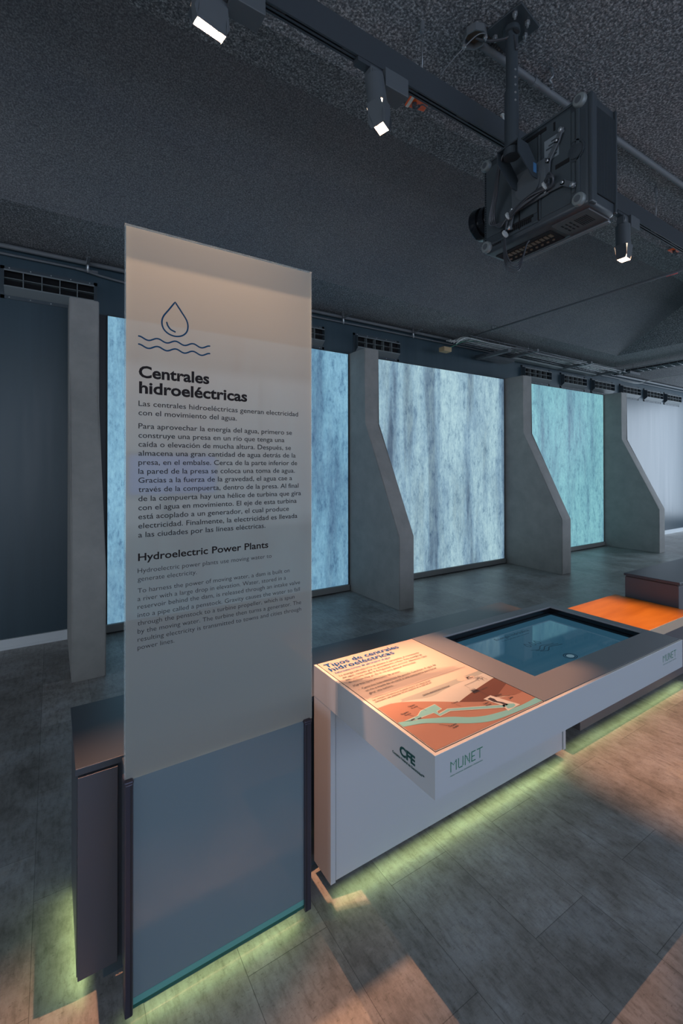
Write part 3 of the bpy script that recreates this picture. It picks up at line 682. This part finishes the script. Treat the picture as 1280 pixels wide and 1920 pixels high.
# ------------------------------------------------------------------ projector mount
t = thing('projector_mount', 'black ceiling pole mount carrying the projector', 'mount', (1.633, 1.217, ZC))
px_, py_ = 1.634, 1.217
m = MB(); m.bbox(1.560, 1.715, 1.135, 1.295, ZC-.010, ZC-.001, .002, M=Matrix.Translation((1.633,1.217,0)) @ Matrix.Rotation(R(8), 4, 'Z') @ Matrix.Translation((-1.633,-1.217,0)))
pl = m.build('ceiling_plate', M_BLACK, t)
for x_, y_ in ((1.585,1.165),(1.66,1.16),(1.70,1.20),(1.60,1.275)):
    MB().lathe([(0,.011),(.010,.011),(.010,.006),(.024,.005)], (x_, y_, ZC-.010), (0,0,-1), 6).build('bolt', M_BOLT, pl)
po = MB(); po.lathe([(0,.034),(.020,.034),(.022,.0245),(.27,.0245)], (px_, py_, ZC-.010), (0,0,-1), 28)
po.lathe([(0,.0245),(.002,.0290),(.270,.0290),(.272,.026)], (px_+.003, py_+.004, ZC-.27), (0,0,-1), 28)
pole = po.build('pole', M_BLACK, t, smooth=40)
m = MB()
for k in range(5): m.lathe([(0,.0048),(.0015,.0048)], (px_+.003-.0115, py_+.004-.0268, 3.16-.032*k), (-.4,-.92,0), 10)
m.build('pin_hole', M_BOLT, pole)
MB().lathe([(0,.016),(.002,.016)], (px_-.004, py_-.0245, 3.325), (-.2,-.95,.1), 14).build('cable_opening', M_VOID, pole)
# bracket: two cheeks and swivel plate, then the spider arms on the projector's underside
FX0 = 1.762
m = MB(); zb0 = 2.83
m.lathe([(0,.034),(.030,.034)], (px_+.003, py_+.004, zb0+.012), (0,0,-1), 24)
for y_ in (1.168, 1.268): m.prism([(1.604,zb0+.02),(1.668,zb0+.02),(1.742,zb0-.055),(1.742,zb0-.105),(1.700,zb0-.105),(1.604,zb0-.035)], 'y', y_-.002, y_+.002)
m.box(1.604, 1.668, 1.168, 1.268, zb0+.014, zb0+.020)
br_ = m.build('swivel_bracket', M_BLACK, t)
m = MB(); m.lathe([(0,.060),(.004,.060)], (1.738, 1.217, zb0-.105), (-1,0,0), 32); m.bbox(1.740, 1.752, 1.135, 1.300, zb0-.185, zb0-.03, .003)
m.build('swivel_disc', M_FIXT, t, smooth=40)
m = MB(); m.poly([(1.704,1.1655,zb0-.085),(1.726,1.1655,zb0-.085),(1.726,1.1655,zb0-.045),(1.704,1.1655,zb0-.045)]); m.build('label', M_BLUEL, br_)
def arm(pts):
    a = MB()
    for (y0, z0), (y1, z1) in zip(pts, pts[1:]):
        L_ = math.hypot(y1-y0, z1-z0); an = math.atan2(z1-z0, y1-y0)
        Mx = Matrix.Translation((1.747, y0, z0)) @ Matrix.Rotation(an, 4, 'X')
        a.bbox(-.0045, .0045, -.010, L_+.010, -.011, .011, .002, 1, Mx)
    o = a.build('spider_arm', M_FIXT, t)
    a = MB()
    for y0, z0 in pts: a.lathe([(0,.006),(.005,.006),(.007,.004)], (1.742, y0, z0), (-1,0,0), 8)
    a.tube([(1.75, pts[-1][0], pts[-1][1]), (1.762, pts[-1][0], pts[-1][1])], .008, 8)
    a.lathe([(0,.010),(.006,.009),(.009,.005)], (1.743, pts[-1][0], pts[-1][1]), (-1,0,0), 12)
    a.build('bolt', M_BOLT, o)
arm([(1.135,2.66),(1.125,2.78),(1.085,2.84),(1.068,2.875)])
arm([(1.135,2.66),(1.06,2.655),(1.02,2.625)])
arm([(1.300,2.66),(1.315,2.585)])
arm([(1.135,2.655),(1.300,2.65)])
arm([(1.290,2.79),(1.33,2.86)])

# ------------------------------------------------------------------ projector
t = thing('projector', 'large black projector hung on its side from the ceiling pole', 'projector', (1.86, 1.22, 2.53))
bx0_, bx1_, by0_, by1_, bz0_, bz1_ = FX0, 1.955, .960, 1.478, 2.530, 2.972
body = MB().bbox(bx0_, bx1_, by0_, by1_, bz0_, bz1_, .018, 4).build('body', M_BLACK, t, smooth=40)
m = MB()
X_ = bx0_
def raised(y0, y1, z0, z1, d=.004): m.bbox(X_-d, X_+.002, y0, y1, z0, z1, min(.0015, d*.4), 1)
raised(1.035, 1.165, 2.565, 2.945, .003); raised(1.185, 1.455, 2.600, 2.930, .0025)
for z0, z1 in ((2.785,2.935), (2.590,2.735)):
    raised(.998, 1.012, z0, z1, .006); raised(1.018, 1.032, z0+.01, z1-.01, .004)
raised(1.170, 1.180, 2.56, 2.95, .005)
raised(.975, 1.44, 2.955, 2.965, .006); raised(1.18, 1.46, 2.556, 2.566, .005)
m.build('bottom_cover', mat('black_bottom_cover', (.050,.062,.070), .42), t)
def slot(*a): MB().box(*a).build('cooling_slot', M_VOID, t)
for y0, y1, z0, z1 in ((1.040,1.10,2.735,2.752),(1.14,1.27,2.925,2.940),(1.175,1.182,2.56,2.72),(1.27,1.275,2.56,2.66),(1.10,1.108,2.90,2.935)): slot(X_-.0052, X_-.001, y0, y1, z0, z1)
for k in range(14): slot(X_-.0056, X_-.001, 1.215+.0105*k, 1.220+.0105*k, 2.572, 2.590)
for k in range(9): slot(X_-.003, X_+.001, 1.375+.010*k, 1.380+.010*k, 2.548, 2.566)
slot(X_-.0056, X_-.001, 1.205, 1.37, 2.590, 2.600)
for k in range(30): slot(X_-.003, X_+.001, 1.460, 1.463, 2.58+.0115*k, 2.584+.0115*k)
m = MB()
for k in range(24): 
    a0 = PI*.42 + PI*1.16*k/23; m.bbox(X_-.006, X_, -.004, .004, -.004, .004, .001, 1, Matrix.Translation((0, 1.018+.036*math.cos(a0)*1.0, 2.765+.040*math.sin(a0))))
m.lathe([(0,.030),(.004,.030),(.006,.010)], (X_, 1.016, 2.765), (-1,0,0), 28)
m.build('round_cover', M_BLACK, t)
m = MB(); m.box(X_-.0045, X_-.003, 1.085, 1.150, 2.790, 2.880); lb_ = m.build('rating_label', M_LABEL, t)
m = MB()
for k in range(6): m.box(X_-.0050, X_-.0045, 1.092, 1.142-(k % 3)*.012, 2.800+.012*k, 2.806+.012*k)
m.build('label_print', M_BLACK, lb_)
for y_, z_ in ((.995,2.950),(1.000,2.560),(1.452,2.945),(1.450,2.555)):
    f_ = MB(); f_.lathe([(0,.026),(.014,.026),(.019,.023),(.021,.012)], (X_+.001, y_, z_), (-1,0,0), 24); fo = f_.build('foot', M_FOOTR, t, smooth=40)
    MB().lathe([(0,.014),(.0012,.013)], (X_-.0195, y_, z_), (-1,0,0), 16).build('foot_pad', M_FIXT, fo)
# intake grille on the end facing the room
m = MB(); m.box(bx0_+.040, bx1_-.014, by0_-.003, by0_+.002, bz0_+.050, bz1_-.050); gl = m.build('intake_grille', M_VOID, t)
m = MB()
for k in range(22): x_ = bx0_+.043+.0062*k; m.box(x_, x_+.0030, by0_-.006, by0_-.003, bz0_+.050, bz1_-.050)
m.build('grille_bar', M_BLACK, gl)
m = MB(); m.bbox(bx1_-.014, bx1_-.002, by0_-.010, by0_+.01, bz0_+.010, bz1_-.010, .004); m.bbox(bx0_+.002, bx0_+.040, by0_-.009, by0_+.01, bz0_+.004, bz1_-.004, .006)
m.build('end_trim', M_BLACK, t)
# connector side, facing the floor
m = MB(); m.bbox(bx0_+.030, bx1_-.004, by0_+.02, 1.140, bz0_-.006, bz0_+.003, .002); m.build('connector_cover', mat('graphite_plastic', (.060,.058,.062), .4), t)
m = MB()
for k in range(7): m.box(bx0_+.060, bx0_+.130, 1.008+.008*k, 1.0115+.008*k, bz0_-.0068, bz0_-.0055)
for i in range(3):
    for j in range(3): m.box(bx0_+.060+.026*i, bx0_+.078+.026*i, 1.075+.018*j, 1.081+.018*j, bz0_-.0068, bz0_-.0055)
m.box(bx0_+.060, bx1_-.020, 1.165, 1.450, bz0_-.0030, bz0_+.002)
cr = m.build('connector_recess', M_VOID, t)
M_BRZ = mat('bronze_connector', (.22,.14,.09), .35, metal=.6)
for k in range(12): MB().box(bx0_+.085, bx0_+.112, 1.18+.021*k, 1.194+.021*k, bz0_-.0062, bz0_-.003).build('socket', M_BRZ, cr)
for k in range(9): MB().lathe([(0,.006),(.004,.006)], (bx0_+.140, 1.20+.028*k, bz0_-.003), (0,0,-1), 10).build('jack', M_BRZ, cr)
m = MB(); m.bbox(bx1_-.016, bx1_+.004, by0_+.02, by1_-.01, bz0_-.014, bz0_-.003, .003); m.build('edge_rail', M_STEEL, t)
for k in range(4): MB().box(bx0_-.0005+.0, bx0_+.001, 1.20+.0, 1.29, bz0_+.006+.004*k, bz0_+.008+.004*k).build('status_rib', M_FIXT, t)
# lens
m = MB(); lc = (1.862, by1_, 2.748); m.lathe([(0,.062),(.030,.062),(.032,.070),(.055,.072),(.058,.066),(.070,.066),(.072,.076),(.105,.080),(.112,.078),(.112,.070),(.085,.058)], lc, (0,1,0), 40, False)
ln_ = m.build('lens_barrel', M_BLACKG, t, smooth=30)
MB().lathe([(0,.058),(.006,.045),(.010,.02)], (lc[0], by1_+.084, lc[2]), (0,1,0), 32).build('lens_glass', M_BLACKG, ln_)

# ------------------------------------------------------------------ cable bundle on the projector
m = MB(); xb = 1.728
def cab(pts, r=.0042): m.tube(spline(pts, 8), r, 7)
for k in range(4):
    o_ = .006*k
    cab([(1.645,1.222,2.86-.004*k),(1.625+.003*k,1.262+o_,2.825),(1.690,1.340+o_,2.735),(xb-.004*k,1.385+o_,2.655-o_),(xb,1.352,2.600+o_),(xb,1.295,2.640-o_),(xb-.005*k,1.20,2.668-o_*.8),(xb,1.115,2.676-o_)], .0043)
for k in range(3):
    cab([(xb,1.130,2.690-.006*k),(xb-.015,1.100+.004*k,2.705-.008*k),(xb-.012,1.085,2.680),(xb,1.100,2.655+.004*k),(xb,1.150,2.655),(xb-.01,1.240,2.640-.004*k),(xb,1.320,2.610)], .0043)
for k in range(4):
    d_ = .010*k
    cab([(xb,1.318-.002*k,2.615),(xb,1.325,2.560),(xb-.004,1.318+d_*.4,2.480),(xb,1.300+d_*.5,2.425-d_),(xb+.03,1.285-d_*.2,2.412-d_),(xb+.06,1.276,2.450),(xb+.075,1.268,2.505),(xb+.085,1.262,2.524)], .0032)
o = m.build('cable_bundle', M_CABLE); tag(o, 'loose bundle of black cables tied to the projector mount arms', 'cables')
m = MB()
for y_, z_ in ((1.125,2.670),(1.305,2.628),(1.322,2.555)): m.lathe([(-.004,.017),(.004,.017)], (xb-.004, y_, z_), (0,.9,-.3), 12)
m.build('cable_tie', M_LCABLE, o)
# ceiling cable from the junction box
m = MB(); m.tube(spline([(1.525,1.315,3.338),(1.560,1.285,3.318),(1.600,1.240,3.310),(1.622,1.200,3.300),(1.628,1.188,3.24)], 8), .0055, 8)
o = m.build('power_cable', M_CABLE); tag(o, 'short black cable looping from the open junction box into the mount pole', 'cable')
m = MB(); m.tube(spline([(1.545,1.300,3.328),(1.530,1.270,3.322),(1.470,1.270,3.28),(1.405,1.330,3.20),(1.380,1.388,3.155)], 8), .0022, 6)
o = m.build('thin_cable', M_PIPE); tag(o, 'thin grey wire drooping from the junction box to the lighting track', 'cable')

# ------------------------------------------------------------------ ceiling services
t = thing('junction_box', 'open metal junction box on the ceiling beside the pole plate', 'junction box', (1.520, 1.316, ZC))
m = MB(); m.tube2([Vector((1.520,1.316,ZC-q)) for q in (.002,.034,.034,.004)], [.050,.050,.044,.042], Vector((0,0,-1)), 8, False)
m.build('shell', M_STEEL, t)
m = MB(); m.box(1.486, 1.554, 1.282, 1.350, ZC-.010, ZC-.003); m.build('inside', mat('rusty_box_inside', (.16,.13,.10), .6), t)
for x_, y_ in ((1.545,1.280),(1.500,1.358)): MB().lathe([(0,.008),(.012,.008),(.014,.005),(.022,.004)], (x_, y_, ZC-.030), (0,0,-1), 8).build('screw', M_BOLT, t)
m = MB(); m.tube([(1.56,1.330,ZC-.016),(2.05,1.320,ZC-.016),(3.6,1.285,ZC-.016),(5.2,1.25,ZC-.016)], .0155, 12)
o = m.build('ceiling_conduit', M_PIPE); tag(o, 'grey conduit pipe fixed to the ceiling, running from the junction box past the projector', 'pipe')
m = MB(); m.lathe([(0,.019),(.035,.019)], (1.93,1.3225,ZC-.016), (1,-.02,0), 14); m.build('coupling', M_PIPE, o)
m = MB(); m.tube([(1.70,1.585,ZC-.018),(4.3,1.585,ZC-.018)], .017, 12)
m.lathe([(0,.021),(.04,.021)], (1.70,1.585,ZC-.018), (1,0,0), 14)
o = m.build('ceiling_conduit', M_PIPE); tag(o, 'grey conduit pipe along the beam edge, between two orange outlets', 'pipe')
for x_, y_, lb in ((1.961,1.245,'short knotted wire stub hanging from the ceiling above the projector'), (1.996,1.546,'short pale wire stub hanging from the ceiling behind the mount pole')):
    m = MB(); m.tube(spline([(x_,y_,ZC-.002),(x_+.006,y_-.004,ZC-.03),(x_-.006,y_+.004,ZC-.05),(x_+.006,y_,ZC-.07),(x_-.002,y_,ZC-.095)], 6), [.0055]*25, 7)
    m.lathe([(0,.010),(.008,.010)], (x_, y_, ZC), (0,0,-1), 10)
    o = m.build('hanging_wire', M_LCABLE if 'pale' in lb else M_STEEL); tag(o, lb, 'wire', 'wire stubs on the ceiling')
def outlet(x, y, z, rz, label, tape):
    t = thing('power_outlet', label, 'outlet', (x, y, ZC), 'orange ceiling outlets')
    Mx = Matrix.Translation((x, y, z)) @ Matrix.Rotation(R(rz), 4, 'Z')
    MB().bbox(-.052,.052,-.036,.036,.008,ZC-z-.001,.002, M=Mx).build('back_box', M_STEEL, t)
    pt = MB().bbox(-.055,.055,-.040,.040,.0,.009,.003, M=Mx).build('face_plate', M_ORANGE, t)
    m = MB()
    for sx in (-.002, .030):
        m.absorb_ = None
        for dx, dy in ((-.006,.004),(.006,.004),(0,-.006)): m.box(sx+dx-.0018, sx+dx+.0018, dy-.0028, dy+.0028, -.0006, .001, Mx)
    m.build('socket_hole', M_VOID, pt)
    MB().box(-.036,.046,-.026,.026,-.0012,.0005, Mx).build('socket_insert', mat('orange_insert', (.60,.085,.012), .3), pt)
    if tape: MB().box(-.050,-.034,-.041,.041,-.0016,-.0004, Mx).build('tape_strip', M_TAPE, pt)
    m = MB(); q = [Mx @ Vector(p_) for p_ in ((-.018,.006,-.002),(-.018,.006,-.018),(-.016,-.008,-.034),(-.012,-.030,-.040))]
    m.tube(q, [.012,.012,.010,.007], 10); pg = m.build('plug', M_CABLE, t)
    q = spline([Mx @ Vector(p_) for p_ in ((-.012,-.030,-.040),(0,-.050,-.046),(.05,-.040,-.048),(.10,-.06,-.03),(.12,-.14,.0))], 6)
    MB().tube(q, .0035, 6).build('plug_cord', M_CABLE, pg)
outlet(1.537, 1.690, 3.318, -12, 'orange outlet with cream tape strip beside the middle spotlight', True)
outlet(4.45, 1.700, 3.335, 0, 'orange outlet with plug near the right end of the track', False)
# thin pipe with red bands, from the wall towards the track
t = thing('banded_pipe', 'thin dark pipe with red bands crossing under the ceiling from the wall', 'pipe', (4.88, 2.9, 3.30))
MB().tube([(4.90,4.56,3.315),(4.87,1.0,3.315)], .012, 10).build('tube', M_PIPE, t)
for y_ in (4.46, 1.86): MB().tube([(4.898,y_,3.315),(4.898,y_+.09,3.315)], .0135, 10).build('red_band', M_RED, t)
MB().box(4.885,4.912,3.95,3.97,3.300,3.36).build('clip', M_STEEL, t)
# pipes along the top of the wall
for yy, zz, rr_, lb in ((4.600,3.318,.020,'thick dark pipe along the top of the wall'), (4.625,3.262,.011,'thin dark conduit just below the thick pipe on the wall')):
    m = MB(); m.tube([(XL+.02,yy,zz),(XR-.02,yy,zz)] if rr_ > .015 else spline([(XL+.02,yy,zz),(-.2,yy,zz),(.18,yy,zz),(.42,yy,zz-.03),(.8,yy,zz-.05),(1.6,yy,zz-.04),(2.4,yy,zz+.002),(XR-.02,yy,zz+.002)], 5), rr_, 10)
    o = m.build('wall_pipe', M_PIPE); tag(o, lb, 'pipe')
for i, x_ in enumerate((.265, 2.95, 4.06)):
    t = thing('pipe_clamp', ['pipe clamp on the wall pipes left of the glass sign', 'pipe clamp on the wall pipes right of the glass sign', 'pipe clamp on the wall pipes above the white waterfall lightbox'][i], 'clamp', (x_, 4.6, 3.3), 'pipe clamps on the wall pipes')
    MB().box(x_-.012, x_+.012, 4.57, 4.575, 3.235, ZC-.001).build('strap', M_STEEL, t)
    m = MB(); m.box(x_-.010, x_+.010, 4.40, 4.575, 3.292, 3.300); m.build('bracket_arm', M_PIPE, t)
    MB().tube([(x_,4.565,ZC-.002),(x_,4.565,3.225)], .005, 8).build('threaded_rod', M_BOLT, t)
# ------------------------------------------------------------------ cable trays
t = thing('cable_tray', 'wire cable tray full of cables hung along the top of the wall', 'cable tray', (7.0, 4.3, 3.2))
ty0, ty1, tzb = 4.20, 4.44, 3.226
m = MB()
for y_ in (ty0, ty0+.08, ty0+.16, ty1): m.tube([(4.75,y_,tzb),(8.66,y_,tzb)], .0035, 6)
for y_ in (ty0, ty1): m.tube([(4.75,y_,tzb+.05),(8.66,y_,tzb+.05)], .0035, 6)
x_ = 4.75
while x_ < 8.66:
    m.tube([(x_,ty0,tzb+.05),(x_,ty0,tzb),(x_,ty1,tzb),(x_,ty1,tzb+.05)], .003, 5); x_ += .12
m.build('wire_basket', M_STEEL, t)
m = MB()
for k in range(9):
    y0 = ty0+.02+.022*k; z0 = tzb+.012+.010*(k % 3)
    m.tube(spline([(4.50,y0-.05*(k % 2),tzb-.09+.01*k),(4.62,y0,z0-.02),(4.78,y0,z0+.01)] + [(4.75+.4*q, y0+random.uniform(-.010,.010), z0+random.uniform(-.004,.010)) for q in range(1,10)], 4), .0085, 6)
tag(m.build('cable', [M_LCABLE], t), 'pale cables', kind=None)
m = MB(); m.tube(spline([(4.50,4.40,3.10),(4.62,4.38,3.16),(4.80,4.30,3.235),(5.2,4.24,3.245),(5.9,4.22,3.235),(7,4.22,3.25),(8.64,4.22,3.25)], 6), .005, 6)
tag(m.build('green_cable', M_GCABLE, t), 'green earth cable')
for x_ in (5.95, 7.38, 8.44): 
    MB().box(x_-.02, x_+.02, 4.00, 4.575, tzb-.045, tzb-.006).build('support_bar', M_PIPE, t)
    MB().tube([(x_,4.16,tzb-.02),(x_,4.16,ZC-.001)], .0035, 6).build('hanger_rod', M_STEEL, t)
MB().box(5.30, 5.36, 4.02, 4.58, 3.10, 3.14).build('support_bar', M_FIXT, t)
MB().box(5.25, 5.95, 4.40, 4.56, 3.105, 3.15).build('shelf_bracket', M_BLACK, t)
t2 = thing('wall_duct', 'flat grey duct under the cable tray above the vent grilles', 'duct', (7.2, 4.5, 3.20))
for x0, x1 in ((5.98,7.35), (7.41,8.40)): MB().bbox(x0, x1, 4.462, 4.575, 3.187, 3.215, .003).build('duct_section', M_VENTL, t2)
for yy in (4.05, 4.12): MB().tube([(5.5,yy,3.19),(8.55,yy,3.19)], .010, 8).build('tray_side_conduit', M_PIPE, t)
m = MB(); m.bbox(4.42, 4.56, 4.36, 4.46, 3.065, 3.125, .004)
o = m.build('open_carton_end', M_CARD, t)
t = thing('cable_tray', 'second cable tray, crossing towards the room from the far end of the wall', 'cable tray', (8.9, 3.2, 3.2))
m = MB()
for x_ in (8.72, 8.80, 8.88, 8.96): m.tube([(x_,4.45,tzb),(x_,1.2,tzb)], .0035, 6)
for x_ in (8.72, 8.96): m.tube([(x_,4.45,tzb+.05),(x_,1.2,tzb+.05)], .0035, 6)
y_ = 4.4
while y_ > 1.3: m.tube([(8.72,y_,tzb+.05),(8.72,y_,tzb),(8.96,y_,tzb),(8.96,y_,tzb+.05)], .003, 5); y_ -= .12
m.build('wire_basket', M_STEEL, t)
m = MB()
for k in range(10): m.tube(spline([(8.74+.022*k, 4.4-.4*q, tzb+.012+.012*(k % 3)+random.uniform(-.003,.006)) for q in range(9)], 3), .013, 6)
m.build('cable', M_CABLE, t)
for y_ in (4.05, 2.6): MB().tube([(8.84,y_,tzb-.02),(8.84,y_,ZC-.001)], .0035, 6).build('hanger_rod', M_STEEL, t)
MB().box(8.69, 9.06, 4.03, 4.07, tzb-.045, tzb-.006).build('support_bar', M_PIPE, t)
m = MB(); m.tube(spline([(8.95,4.35,3.14),(9.1,4.25,3.10),(9.35,4.2,3.09),(9.5,4.1,3.13),(9.6,3.6,3.17),(9.6,2.2,3.17)], 6), .008, 7)
o = m.build('loose_cable', M_LCABLE); tag(o, 'pale loose cable dipping below the tray corner at the far end', 'cable')

# ------------------------------------------------------------------ blue screen on the wall behind the viewer (seen as a reflection in the glass)
t = thing('wall_screen', 'blue lit screen behind the viewer, mirrored in the glass sign', 'screen', (1.9, -5.1, 1.4))
MB().box(1.0, 2.36, -5.0, -4.985, 1.08, 1.70).build('display', M_BSCR, t)
MB().box(.95, 2.41, -5.05, -5.001, 1.03, 1.75).build('frame', M_BLACK, t)
MB().box(1.5, 1.65, -5.1, -5.05, 0, 1.5).build('stand', M_BLACK, t)

bpy.data.objects.remove(TO)
